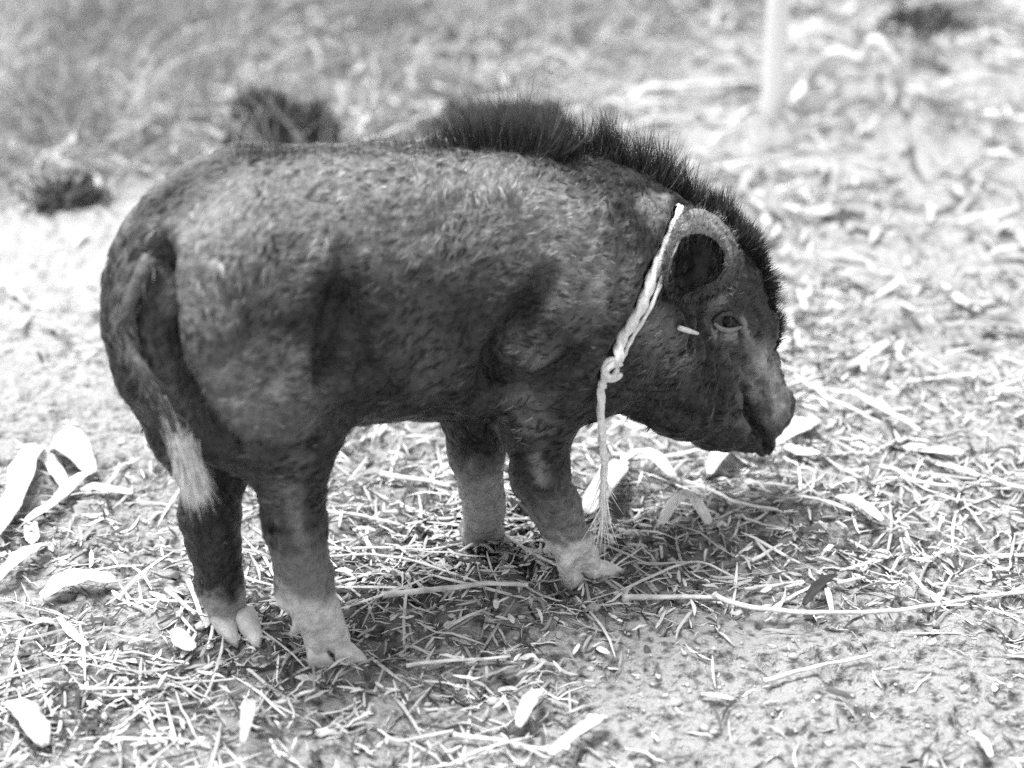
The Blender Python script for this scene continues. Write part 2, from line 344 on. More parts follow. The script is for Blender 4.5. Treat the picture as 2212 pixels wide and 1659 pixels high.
PATCHES = [(sp((1650, 780), (1672, 825), (1688, 865), (1690, 888)), .022, .50), (sp((1672, 850), (1686, 880)), .010, .75), (sp((1570, 745), (1590, 800), (1600, 850)), .012, .17), (sp((1620, 740), (1635, 790)), .012, .30), (sp((1600, 900), (1620, 925)), .010, .14), (sp((1158, 985), (1168, 1040)), .008, .32), (sp((632, 1060), (640, 1110), (650, 1170)), .012, .28), (sp((1205, 1150), (1215, 1165)), .008, .5), (sp((610, 400), (760, 420), (900, 400)), .05, .13), (sp((1050, 380), (1150, 420), (1220, 520)), .05, .15), (sp((410, 600), (430, 520), (500, 430)), .035, .18), (sp((480, 820), (600, 900)), .04, .10), (sp((1625, 800), (1640, 850)), .014, .38), (sp((1540, 714), (1562, 726), (1588, 724)), .005, .5), (sp((1606, 694), (1622, 740)), .006, .45),  # broad faint patches on back, shoulder and haunch are painted light
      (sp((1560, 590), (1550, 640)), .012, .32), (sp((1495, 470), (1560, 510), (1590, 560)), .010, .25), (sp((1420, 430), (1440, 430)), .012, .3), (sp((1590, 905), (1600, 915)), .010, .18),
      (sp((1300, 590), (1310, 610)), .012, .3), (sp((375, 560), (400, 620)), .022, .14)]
LIT_COAT = [(sp((430, 540), (560, 430), (680, 390)), .05, .85), (sp((400, 600), (430, 680)), .035, .8), (sp((650, 400), (900, 380), (1100, 370)), .045, .85), (sp((700, 490), (960, 500), (1150, 470)), .04, .6), (sp((1180, 420), (1250, 520), (1270, 590)), .045, .85),
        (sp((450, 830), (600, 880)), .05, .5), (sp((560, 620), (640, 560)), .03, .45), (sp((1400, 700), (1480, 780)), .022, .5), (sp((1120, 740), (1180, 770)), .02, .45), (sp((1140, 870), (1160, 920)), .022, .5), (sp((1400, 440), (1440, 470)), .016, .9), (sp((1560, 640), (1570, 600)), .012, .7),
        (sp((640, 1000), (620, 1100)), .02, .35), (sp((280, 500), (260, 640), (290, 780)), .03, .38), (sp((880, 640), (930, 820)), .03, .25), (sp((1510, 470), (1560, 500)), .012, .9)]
tone = np.maximum(patch(BV), coat_light(BV) * .27 * (.75 + .5 * np.clip(fbm(BV * 130 + 70, 2) + .3, 0, 1)))
pig = empty('pig', tuple(O)); pig.rotation_euler = (0, 0, 0)
tag(pig, 'dark bristly young pig with pale lower legs rooting at the ground, rope round its neck', 'pig')
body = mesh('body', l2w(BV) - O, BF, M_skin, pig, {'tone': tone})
def pl(p): return l2w(p) - O
# --- body hair
tri = BF; fa = np.linalg.norm(np.cross(BV[tri[:, 2]] - BV[tri[:, 0]], BV[tri[:, 3]] - BV[tri[:, 1]]), axis=1) / 2
def samp(n, wgt=None):
    p = fa if wgt is None else fa * wgt; i = rng.choice(len(BF), n, p=p / p.sum()); a, b = rng.random((2, n, 1)); q = BF[i]
    global LASTF; LASTF = FOLD[q[:, 0]]
    P = BV[q[:, 0]] * (1 - a) * (1 - b) + BV[q[:, 1]] * a * (1 - b) + BV[q[:, 2]] * a * b + BV[q[:, 3]] * (1 - a) * b
    return P, VN[q[:, 0]]
def hairs(P, N, ln, wd, lift, jit, bend=.25, cg=1):
    n = len(P); f = np.tile([-1., 0, -.45], (n, 1)); leg = np.clip((.24 - P[:, 2]) / .06, 0, 1)[:, None] * (P[:, 0] < .3)[:, None]; f = f * (1 - leg) + np.array([-.1, 0, -1.]) * leg
    hd = np.clip((P[:, 0] - .36) / .05, 0, 1)[:, None]; f = f * (1 - hd) + np.array([-.75, 0, .55]) * hd
    rump = np.clip((-.22 - P[:, 0]) / .08, 0, 1)[:, None] * (1 - leg); f = f * (1 - rump) + np.array([-.4, 0, -1.]) * rump
    sw = fbm(P * 14 + 30, 2)[:, None] * 1.1; f = f + np.cross(N, f) * sw + np.repeat(rng.normal(0, jit, (n // cg, 3)), cg, 0) + (rng.normal(0, .08, (n, 3)) if cg > 1 else 0); f -= N * (f * N).sum(1)[:, None]; f /= np.linalg.norm(f, axis=1)[:, None] + 1e-9
    D = f + N * lift[:, None]; D /= np.linalg.norm(D, axis=1)[:, None]
    return blades(pl(P - N * .001), l2w(D) - O, l2w(-N) - O, ln, wd, bend, 3)
n = 60000; P, N = samp(n); ok = (P[:, 2] > .035) & (rng.random(n) > LASTF * .8); P, N = P[ok], N[ok]; n = len(P)
short = lambda P: np.where(P[:, 2] < .16, .55, 1) * np.where(P[:, 0] > .42, .55, 1)
pt = patch(P); V, F, k = hairs(P, N, rng.uniform(.005, .012, n) * short(P), rng.uniform(.0005, .0009, n), rng.uniform(.06, .35, n), .28)
lit = coat_light(P); ht = np.maximum(rng.uniform(0, .05, n) + rng.uniform(0, .34, n) * lit, pt * rng.uniform(.8, 1.15, n))
c, cn = samp(20000); ok = (c[:, 2] > .05) & (rng.random(len(c)) > LASTF * .95); c, cn = c[ok], cn[ok]; g = 7; m = len(c); lit = coat_light(c); ct = np.where(rng.random(m) < .03 + .55 * lit + .12 * fbm(c * 16 + 50, 2), rng.uniform(.15, .62, m) * (.3 + .75 * lit), rng.uniform(0, .01, m))
P = np.repeat(c, g, 0) + rng.normal(0, .0010, (m * g, 3)); N = np.repeat(cn, g, 0); st = rng.bit_generator.state
V2, F2, k = hairs(P, N, np.repeat(rng.uniform(.007, .017, m), g) * rng.uniform(.7, 1.1, m * g) * short(P), rng.uniform(.0008, .0012, m * g), np.repeat(rng.uniform(.06, .26, m), g), .3, cg=g)
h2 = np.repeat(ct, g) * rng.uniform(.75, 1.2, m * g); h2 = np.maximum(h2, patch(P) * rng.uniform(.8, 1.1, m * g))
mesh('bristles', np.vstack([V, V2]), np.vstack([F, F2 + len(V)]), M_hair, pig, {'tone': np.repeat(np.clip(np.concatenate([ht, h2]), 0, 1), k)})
# --- mane: tall dark bristles down the crest
un = [430, 520, 600, 700, 760, 850, 930, 1000, 1100, 1180, 1250, 1350, 1450, 1500, 1560, 1620, 1680]
hh = [8, 34, 46, 34, 16, 22, 46, 74, 104, 110, 88, 80, 92, 78, 58, 44, 26]
fu = np.array([L(u, 380 if u < 1450 else 500)[0] for u in un])
top = np.clip((N_ := vnorm(BV))[BF[:, 0], 2], 0, 1); c0 = BV[BF[:, 0]]
nrm = VN[BF[:, 0]]; crest = (np.abs(c0[:, 1]) < np.where(c0[:, 0] > L(1540, 470)[0], .040, .024)) & (nrm[:, 2] > .02) & (nrm[:, 0] + nrm[:, 2] > .35) & (c0[:, 2] > .215)
wg = crest * (.22 + .78 * np.clip((c0[:, 0] - .0) / .12, 0, 1)); P, N = samp(16000, wg * (1 + 1.2 * (c0[:, 0] > L(1540, 470)[0])))
hl = np.interp(P[:, 0], fu, hh) / 1850 * (rng.uniform(.15, 1.15, len(P)) ** 1.1 + .5 * fbm(P * 45, 2)).clip(.12, 1.5); D = N + [-.15, 0, .35] + rng.normal(0, .24, P.shape) + .5 * np.stack([fbm(P * 38, 2), fbm(P * 38 + 9, 2), P[:, 0] * 0], -1); D[:, 1] -= P[:, 1] * 4; D /= np.linalg.norm(D, axis=1)[:, None]
V, F, k = blades(pl(P - N * .002), l2w(D) - O, np.tile(l2w(np.array([-1., 0, .0])) - O, (len(P), 1)), hl, rng.uniform(.0007, .0014, len(P)), rng.uniform(.05, .35, len(P)), 4)
mesh('mane', V, F, M_mane, pig, {'tone': np.repeat(np.where(rng.random(len(P)) < .12, rng.uniform(.2, .6, len(P)), rng.uniform(0, .1, len(P))), k)})['label'] = 'tall dark bristle mane'
# --- hooves: two pointed claws on every foot
for a_, b_ in HOOVES:
    ax_ = (b_ - a_) * [1, 1, 0]; hl = np.linalg.norm(ax_) + .006; ax_ /= np.linalg.norm(ax_); sd = np.array([-ax_[1], ax_[0], 0]); T_ = np.linspace(0, 1, 12); rings = []
    for t in T_:
        c = a_ * [1, 1, 0] + ax_ * (t * hl - .006); ht_ = .032 * (1 - t) ** .8 + .0055 * t ** .3; wd_ = .0118 * (1 - t ** 1.9) ** .75 + .0008; an = np.linspace(0, 2 * math.pi, 18, endpoint=False)
        rings.append(c + sd * (np.sign(np.cos(an)) * np.abs(np.cos(an)) ** .7 * wd_)[:, None] + np.array([0, 0, 1.]) * ((np.sin(an) * .5 + .5) * ht_ + .0005)[:, None])
    V = np.vstack(rings + [rings[0].mean(0)[None], rings[-1].mean(0)[None]]); V[:, :] += fbm(V * 130, 2)[:, None] * .0006; i = np.arange(11)[:, None] * 18; j = np.arange(18)[None]
    F = np.stack([i + j, i + (j + 1) % 18, i + 18 + (j + 1) % 18, i + 18 + j], -1).reshape(-1, 4); jj = np.arange(18); F = np.vstack([F, np.stack([jj * 0 + 216, jj * 0 + 216, (jj + 1) % 18, jj], -1), np.stack([jj * 0 + 217, jj * 0 + 217, 198 + jj, 198 + (jj + 1) % 18], -1)])
    solid('hoof', pl(V), F, M_hoof, pig)
# --- ears: cupped, dark inside
def ear(mirror):
    out = [(1446, 640), (1434, 590), (1444, 530), (1464, 484), (1496, 458), (1540, 468), (1578, 508), (1592, 558), (1578, 606), (1542, 634), (1492, 652)]
    hgt = [.006, .014, .026, .034, .036, .034, .028, .019, .010, .005, .003]
    d = -ray(1515, 570); nn = np.array([d @ FW, d @ NR, d[2]]); n2 = 44; R2 = np.array([(u, v, 0) for u, v in out], float); R2 = cr(np.vstack([R2, R2[0]]), n2 + 1)[:-1, :2]
    h = np.interp(np.linspace(0, 11, n2, endpoint=False), range(12), hgt + [hgt[0]]); c2 = np.array([1498, 574.]); base = np.array([surf(*q)[0] for q in R2]); cen = surf(*c2)[0]; rings = []
    inn = np.array([(1450, 630), (1445, 598), (1457, 552), (1474, 518), (1502, 506), (1538, 515), (1561, 544), (1562, 580), (1540, 606), (1506, 620), (1470, 640)], float); inn = np.hstack([inn, np.zeros((11, 1))]); inn = cr(np.vstack([inn, inn[0]]), n2 + 1)[:-1, :2]; ci_ = inn.mean(0)
    for s_, hm, hb in ((.97, 0, -.012), (.98, .4, 0), (1.03, .8, .001), (1.045, 1, .001), (.75, .90, .001), (.3, .98, .001), (.0, .6, .001), (-.06, .1, .001)):
        if s_ > .9: rings.append(base + (base - cen) * (s_ - 1) + nn * (h * hm + hb)[:, None])
        else: rings.append(np.array([surf(*(i_ + (q - i_) * s_))[0] for q, i_ in zip(R2, inn)]) + nn * (h * hm + hb)[:, None])
    for s_ in (.75, .4, .04): rings.append(np.array([surf(*(ci_ + (i_ - ci_) * s_))[0] for i_ in inn]) + nn * .0035)
    V = np.vstack(rings); V = V + fbm(V * 60, 3)[:, None] * nn * .0045
    if mirror: V = V * [1, -1, 1]
    i = np.arange(len(rings) - 1)[:, None] * n2; j = np.arange(n2)[None]; F = np.stack([i + j, i + (j + 1) % n2, i + n2 + (j + 1) % n2, i + n2 + j], -1).reshape(-1, 4)
    if mirror: F = F[:, ::-1]
    cut = 6 * n2; o = mesh('ear', pl(V), F[:cut], M_skin, pig, {'tone': np.concatenate([np.tile(.03 + .5 * (h / .044) ** 1.5, len(V) // n2)])})
    q = rng.integers(6 * n2, 9 * n2, 900); b_ = V[q]; d = rng.normal(0, .5, (900, 3)) + nn; d /= np.linalg.norm(d, axis=1)[:, None]; v, f, k = blades(pl(b_), l2w(d) - O, l2w(np.tile([-.5, 0, -.6], (900, 1))) - O, rng.uniform(.008, .018, 900), .0008, .3, 2); mesh('inner_hair', v, f, M_hair, o, {'tone': np.repeat(rng.uniform(0, .12, 900), k)})
    mesh('ear_inside', pl(V), F[cut:], M_ear, o)
    R_ = V[1 * n2:6 * n2]; m = 2600; q = rng.integers(0, len(R_), m); b_ = R_[q] + rng.normal(0, .0015, (m, 3)); cm = cen * ([1, -1, 1] if mirror else 1); d = (b_ - cm); d = d / np.linalg.norm(d, axis=1)[:, None] * .5 + rng.normal(0, .3, (m, 3)) + nn * .25; d /= np.linalg.norm(d, axis=1)[:, None]
    v, f, k = blades(pl(b_), l2w(d) - O, l2w(np.tile([-.5, 0, -.6], (m, 1))) - O, rng.uniform(.004, .011, m), .0008, .3, 2); mesh('ear_hair', v, f, M_hair, o, {'tone': np.repeat(rng.uniform(0, .9, m) * (h[q % n2] / .044) ** 1.3, k)})
ear(False); ear(True)
# --- eyes with lids
def eye(mirror):
    c, nn = surf(1570, 692); c = c - nn * .0030; s = np.array([1, -1, 1]) if mirror else 1
    a = np.linspace(0, 2 * math.pi, 18, endpoint=False); b = np.linspace(-math.pi / 2, math.pi / 2, 11); V = np.stack([np.outer(np.cos(b), np.cos(a)), np.outer(np.cos(b), np.sin(a)), np.outer(np.sin(b), np.ones(18))], -1).reshape(-1, 3) * .0085 + c
    i = np.arange(10)[:, None] * 18; j = np.arange(18)[None]; F = np.stack([i + j, i + (j + 1) % 18, i + 18 + (j + 1) % 18, i + 18 + j], -1).reshape(-1, 4)
    e = mesh('eye', pl(V * s), F, M_eye, pig)
    for nm, ofs in (('upper_eyelid', [(1538, 694), (1552, 681), (1570, 677), (1587, 684), (1600, 704)]), ('lower_eyelid', [(1540, 697), (1551, 708), (1567, 713), (1584, 711), (1599, 705)])):
        pts = cr(np.array([surf(*q, .0015)[0] for q in ofs]), 14); rr = .0032 * np.sin(np.linspace(.25, math.pi - .25, 14)) ** .5; V, F = tube(pts, rr, 8)
        solid(nm, pl(V * s), F, M_skin, e, {'tone': np.full(len(V), .30 if nm[0] == 'l' else .02)})
eye(False); eye(True)
# --- nostril rim
nz, nn = surf(1694, 905); 
# --- tail with white tuft
tp = np.array([surf(*q, .010)[0] for q in [(322, 560), (308, 600), (293, 660), (296, 720), (318, 790), (345, 850), (372, 905)]] )
tp = np.vstack([tp, L(398, 960, tp[-1][1])]); tp = cr(tp, 50); V, F = tube(tp, np.interp(np.linspace(0, 1, 50), [0, .25, .5, 1], [.0095, .0075, .0055, .0045]), 10)
V = V + fbm(V * 120, 2)[:, None] * .001
tail = solid('tail', pl(V), F, M_skin, pig, {'tone': np.full(len(V), .15)})
m = 1500; t = rng.beta(1.3, 1.6, m); base = tp[(45 - 12 * (rng.random(m) < .06) * rng.random(m) + 4.9 * rng.random(m)).astype(int)] + rng.normal(0, .0035, (m, 3)); end = np.array([L(428, 1078, tp[-1][1])])[0]
d = end - base + rng.normal(0, .007, (m, 3)); dl = np.linalg.norm(d, axis=1); d /= dl[:, None]; sidev = rng.normal(0, 1, (m, 3)); sidev /= np.linalg.norm(sidev, axis=1)[:, None]
base = base + sidev * .008 * rng.random((m, 1))
v, f, k = blades(pl(base), l2w(d) - O, l2w(sidev) - O, dl * rng.uniform(.45, 1.05, m), .0013, rng.uniform(-.05, .18, m), 4); mesh('tail_tuft', v, f, M_tuft, tail)['label'] = 'white hair tuft at the tail end'
m = 1000; q = rng.integers(0, 46, m); base = tp[q] + rng.normal(0, .004, (m, 3)); d = np.gradient(tp, axis=0)[q]; d /= np.linalg.norm(d, axis=1)[:, None]; d += rng.normal(0, .3, (m, 3)); d /= np.linalg.norm(d, axis=1)[:, None]
v, f, k = blades(pl(base), l2w(d) - O, l2w(rng.normal(0, 1, (m, 3))) - O, rng.uniform(.01, .028, m), .0009, .1, 2); mesh('tail_hair', v, f, M_hair, tail, {'tone': np.repeat(rng.uniform(0, .6, m) ** 2, k)})
# ------------------------------------------------------------------ rope round the neck
rope = empty('neck_rope', tuple(l2w(surf(1335, 745)[0]))); RL = np.array(rope.location)
tag(rope, 'pale cord looped round the neck of the pig, its frayed end hanging down', 'rope')
side = np.array([surf(*q, .006)[0] for q in [(1466, 452), (1440, 520), (1410, 590), (1375, 660), (1340, 735), (1315, 780)]])
far = side[::-1] * [1, -1, 1]; under = (side[-1] + far[0]) / 2 + [0, 0, -.018]; over = (side[0] + far[-1]) / 2 + [.004, 0, .006]
loop = np.vstack([side, under, far, over]); loop = cr(np.vstack([loop, loop[0]]), 400)[:-1]; bigl = np.exp(-(np.abs(np.arange(399) - 76) / 80.) ** 4)
V, F = tube(loop, +.0028 + .0033 * bigl, 14, flat=.85, closed=True, lobes=3, twist=.42, up=(0, 1, .01)); solid('loop', l2w(V) - RL, F, M_rope, rope)
th = side + [.012, .002, .0]; V, F = tube(cr(th[1:], 40), .0022, 8, lobes=2, twist=1.2, up=(0, 1, 0)); solid('thin_strand', l2w(V) - RL, F, M_rope, rope)
k1 = surf(1312, 785, .008)[0]; kp = []
for a in np.linspace(0, 4 * math.pi, 40): kp.append(k1 + [.009 * math.cos(a), .004 + .003 * math.cos(a * 1.5), .008 * math.sin(a) - a * .0007])
V, F = tube(np.array(kp), .0035, 8); solid('knot', l2w(V) - RL, F, M_rope, rope)
hp = [k1, L(1302, 828, k1[1]), L(1298, 850, k1[1]), L(1300, 930, k1[1]), L(1306, 1010, k1[1]), L(1302, 1080, k1[1]), L(1305, 1120, k1[1])]
hc = cr(hp, 60); V, F = tube(hc, np.interp(np.linspace(0, 1, 60), [0, .12, .16, .3, 1], [.003, .003, .005, .0042, .0036]), 10, lobes=3, twist=.8, up=(0, 1, 0)); solid('hanging_end', l2w(V) - RL, F, M_rope, rope)
m = 140; b = hc[rng.integers(40, 60, m)]; d = np.array([0, 0, -1.]) + rng.normal(0, .22, (m, 3)); v, f, k = blades(l2w(b) - RL, l2w(d) - O, l2w(rng.normal(0, 1, (m, 3))) - O, rng.uniform(.012, .045, m), .0014, .2, 3); mesh('frayed_fibres', v, f, M_rope, rope)
c, nn = surf(1484, 712, .002); V, F = tube(np.array([surf(1462, 706, .003)[0], c, surf(1506, 717, .003)[0]]), np.array([.0028, .0030, .002]), 8); o = solid('straw_bit', l2w(V), F, M_rope, loc=l2w(c)); tag(o, 'short white straw bit stuck to the cheek of the pig behind its eye', 'straw')

# ------------------------------------------------------------------ litter
def strips(n, px_, py_, ln, wd, lift, tilt, curl, ang=None):
    a = rng.uniform(0, 2 * math.pi, n) if ang is None else ang; s = np.linspace(-.5, .5, 5); d = np.stack([np.cos(a), np.sin(a)], -1); nrm = np.stack([-d[:, 1], d[:, 0]], -1)
    cx = px_[:, None] + d[:, :1] * ln[:, None] * s + nrm[:, :1] * (curl * ln)[:, None] * (s ** 2 - .1); cy = py_[:, None] + d[:, 1:] * ln[:, None] * s + nrm[:, 1:] * (curl * ln)[:, None] * (s ** 2 - .1)
    z = gh(px_, py_)[:, None] * .5 + gh(cx, cy) * .5 + lift[:, None] + (tilt * ln)[:, None] * s + rng.normal(0, .0006, cx.shape)
    prof = np.array([.35, .95, 1, .9, .25]); roll = rng.normal(0, .45, n); V = np.zeros((n, 5, 3, 3))
    for j, (o, h) in enumerate(((-1, 0), (0, .35), (1, 0))):
        q = wd[:, None] * prof * .5
        V[:, :, j, 0] = cx + nrm[:, :1] * q * o * np.cos(roll)[:, None]; V[:, :, j, 1] = cy + nrm[:, 1:] * q * o * np.cos(roll)[:, None]; V[:, :, j, 2] = z + q * (h + o * np.sin(roll)[:, None])
    b = (np.arange(n) * 15)[:, None, None, None]; i = (np.arange(4) * 3)[None, :, None, None]; j = np.arange(2)[None, None, :, None]
    return V.reshape(-1, 3), (b + i + j + np.array([0, 1, 4, 3])).reshape(-1, 4)
def spots(n, x0, x1, y0, y1, dens):
    xs, ys = [], []
    while sum(map(len, xs)) < n:
        x = rng.uniform(x0, x1, n); y = rng.uniform(y0, y1, n); k = rng.random(n) < dens(x, y); xs.append(x[k]); ys.append(y[k])
    return np.concatenate(xs)[:n], np.concatenate(ys)[:n]
def dens(x, y):
    d = .30 + .45 * np.clip(fbm(np.stack([x * 5, y * 5, x * 0 + 20], -1), 2), -.5, 1)
    lf = np.exp(-((x + .42) / .28) ** 2 - ((y - 1.82) / .16) ** 2); ub = np.exp(-((x + .02) / .35) ** 2 - ((y - 2.15) / .22) ** 2); rt = np.exp(-((x - .45) / .35) ** 2 - ((y - 2.3) / .25) ** 2)
    bare = np.exp(-((x - .38) / .34) ** 2 - ((y - 1.84) / .15) ** 2)
    return np.clip(d + .6 * lf + .7 * ub + .35 * rt - .62 * bare, .05, 1) * np.where((x < -.25) & (y > 2.4), .15, 1)
n = 24000; x, y = spots(n, -.95, 1.15, 1.5, 3.0, dens); ln = rng.lognormal(math.log(.015), .6, n).clip(.004, .06); ln[:1300] = rng.uniform(.045, .14, 1300)
wd = (ln * rng.uniform(.03, .22, n)).clip(.0006, .0034); q = np.arange(n) >= n - 2400; ln[q] = rng.uniform(.010, .034, 2400); wd[q] = rng.uniform(.003, .0080, 2400)
V, F = strips(n, x, y, ln, wd, rng.uniform(.0005, .011, n), rng.normal(0, .08, n), rng.normal(0, .14, n))
tn = np.where((rng.random(n) < .62) | (np.arange(n) < 1300), rng.uniform(.35, 1, n), rng.uniform(0, .10, n)); tag(mesh('straw_litter', V, F, M_straw, None, {'tone': np.repeat(tn, 15)}), 'loose chopped straw and stalk bits strewn over the dusty soil', 'straw', kind='stuff')
n = 7000; x, y = spots(n, -1.6, 1.8, 2.7, 4.9, lambda x, y: (.5 + .5 * np.clip(fbm(np.stack([x * 3, y * 3, x * 0 + 40], -1), 2), -1, 1)) * np.where((x < -.25) & (y > 2.45) & (y < 3.3), .08, 1)); ln = rng.lognormal(math.log(.045), .55, n).clip(.015, .2)
V, F = strips(n, x, y, ln, (ln * rng.uniform(.06, .3, n)).clip(.002, .012), rng.uniform(.002, .02, n), rng.normal(0, .15, n), rng.normal(0, .4, n))
tag(mesh('dry_plant_litter', V, F, M_straw, None, {'tone': np.repeat(np.where(rng.random(n) < .72, rng.uniform(.3, .85, n), rng.uniform(0, .3, n)), 15)}), 'coarse dry plant litter on the ground beyond the pig', 'plant litter', kind='stuff')
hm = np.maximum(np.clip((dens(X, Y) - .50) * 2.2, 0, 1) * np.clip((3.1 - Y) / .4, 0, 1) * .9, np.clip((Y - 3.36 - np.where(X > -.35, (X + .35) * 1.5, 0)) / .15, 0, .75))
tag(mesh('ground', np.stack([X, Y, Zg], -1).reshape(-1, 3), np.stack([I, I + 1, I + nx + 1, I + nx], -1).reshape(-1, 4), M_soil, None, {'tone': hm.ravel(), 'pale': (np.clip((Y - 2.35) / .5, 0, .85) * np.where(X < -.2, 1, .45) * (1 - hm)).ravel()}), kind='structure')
# crumbs of earth
ph = (1 + 5 ** .5) / 2; IC = np.array([(-1, ph, 0), (1, ph, 0), (-1, -ph, 0), (1, -ph, 0), (0, -1, ph), (0, 1, ph), (0, -1, -ph), (0, 1, -ph), (ph, 0, -1), (ph, 0, 1), (-ph, 0, -1), (-ph, 0, 1)]) / 1.9
IF = np.array([(0, 11, 5), (0, 5, 1), (0, 1, 7), (0, 7, 10), (0, 10, 11), (1, 5, 9), (5, 11, 4), (11, 10, 2), (10, 7, 6), (7, 1, 8), (3, 9, 4), (3, 4, 2), (3, 2, 6), (3, 6, 8), (3, 8, 9), (4, 9, 5), (2, 4, 11), (6, 2, 10), (8, 6, 7), (9, 8, 1)])
n = 9000; x, y = spots(n, -.95, 1.15, 1.5, 3.3, lambda x, y: .6 + .4 * fbm(np.stack([x * 7, y * 7, x * 0 + 60], -1), 2)); r = rng.lognormal(math.log(.0016), .5, n).clip(.0008, .006)
V = IC[None] * (r[:, None, None] * rng.uniform(.45, 1.35, (n, 12, 1)) * np.array([1.2, 1.2, .8])) + np.stack([x, y, gh(x, y) + r * .3], -1)[:, None]
tag(mesh('soil_crumbs', V.reshape(-1, 3), (IF[None] + np.arange(n)[:, None, None] * 12).reshape(-1, 3), M_crumb, smooth=False), 'crumbs and small clods of dry earth', 'earth crumbs', kind='stuff')
# ------------------------------------------------------------------ single leaves, husks and stalks (u, v on the 4000 px photograph)
def g4(u, v, z=0.): return ground(u * .553, v * .553, z)
def place(kind, px, wpx, label, lift=.004, arch=0., cup=.3, dark=False):
    P = np.array([g4(*q) for q in px]); arch *= .6; c = P.mean(0); n = 22 if kind != 'stalk' else 30; q = cr(P, n); t = np.linspace(0, 1, n); dist = np.linalg.norm(c - [0, 0, CAM_H]); k = dist / 8331.
    base = np.interp(t, [0, .5, 1], [gh(*q[0, :2]), gh(*q[n // 2, :2]), gh(*q[-1, :2])]); q[:, 2] = base + lift + .0035 + arch * np.sin(t * math.pi); q[:, 2] = np.maximum(q[:, 2], gh(q[:, 0], q[:, 1]) + .0015)
    nm = {'leaf': 'dry_leaf', 'husk': 'dry_husk', 'stalk': 'dry_stalk'}[kind]; mat = M_darkleaf if dark else M_leaf
    if kind == 'stalk':
        r = wpx * k / 2 * (1 - .35 * t) * (1 + .12 * (np.abs((t * 4.3) % 1 - .5) > .44)); q = q + np.stack([fbm(np.stack([q[:, 0] * 30, q[:, 1] * 30, q[:, 0] * 0 + i], -1), 2) * .0015 for i in range(3)], -1)
        q[:, 2] += r; V, F = tube(q, r, 10, flat=.8); o = solid(nm, V, F, mat, loc=q[n // 2])
    else:
        tg = np.gradient(q, axis=0); tg /= np.linalg.norm(tg, axis=1)[:, None]; sd = np.cross([0, 0, 1.], tg); sd /= np.linalg.norm(sd, axis=1)[:, None]
        ang = abs(tg[n // 2, 0]); wd = wpx * k * (1 + .55 * ang); w_ = wd / 2 * (np.sin(np.clip(t * .92 + .04, 0, 1) * math.pi) ** .45) * (1 + .15 * fbm(np.stack([t * 6, t * 0 + px[0][0], t * 0], -1), 2))
        ss = np.linspace(-1, 1, 7); roll = random.uniform(-.25, .25); V = []
        for s in ss: V.append(q + sd * (w_ * s * math.cos(roll))[:, None] + np.array([0, 0, 1.]) * (w_ * (cup * s * s + s * math.sin(roll)) + .0008 * math.cos(s * 9) + .22 * w_ * fbm(np.stack([t * 9, t * 0 + s * 2.5, t * 0 + px[0][1]], -1), 2))[:, None])
        V = np.stack(V, 1).reshape(-1, 3); V[:, 2] = np.maximum(V[:, 2], gh(V[:, 0], V[:, 1]) + .001); i = np.arange(n - 1)[:, None] * 7; j = np.arange(6)[None]
        o = mesh(nm, V, np.stack([i + j, i + j + 1, i + j + 8, i + j + 7], -1).reshape(-1, 4), mat, loc=q[n // 2]); so_ = o.modifiers.new('thickness', 'SOLIDIFY'); so_.thickness = .0007
    tag(o, label, {'leaf': 'dry leaf', 'husk': 'dry husk', 'stalk': 'dry stalk'}[kind]); return o
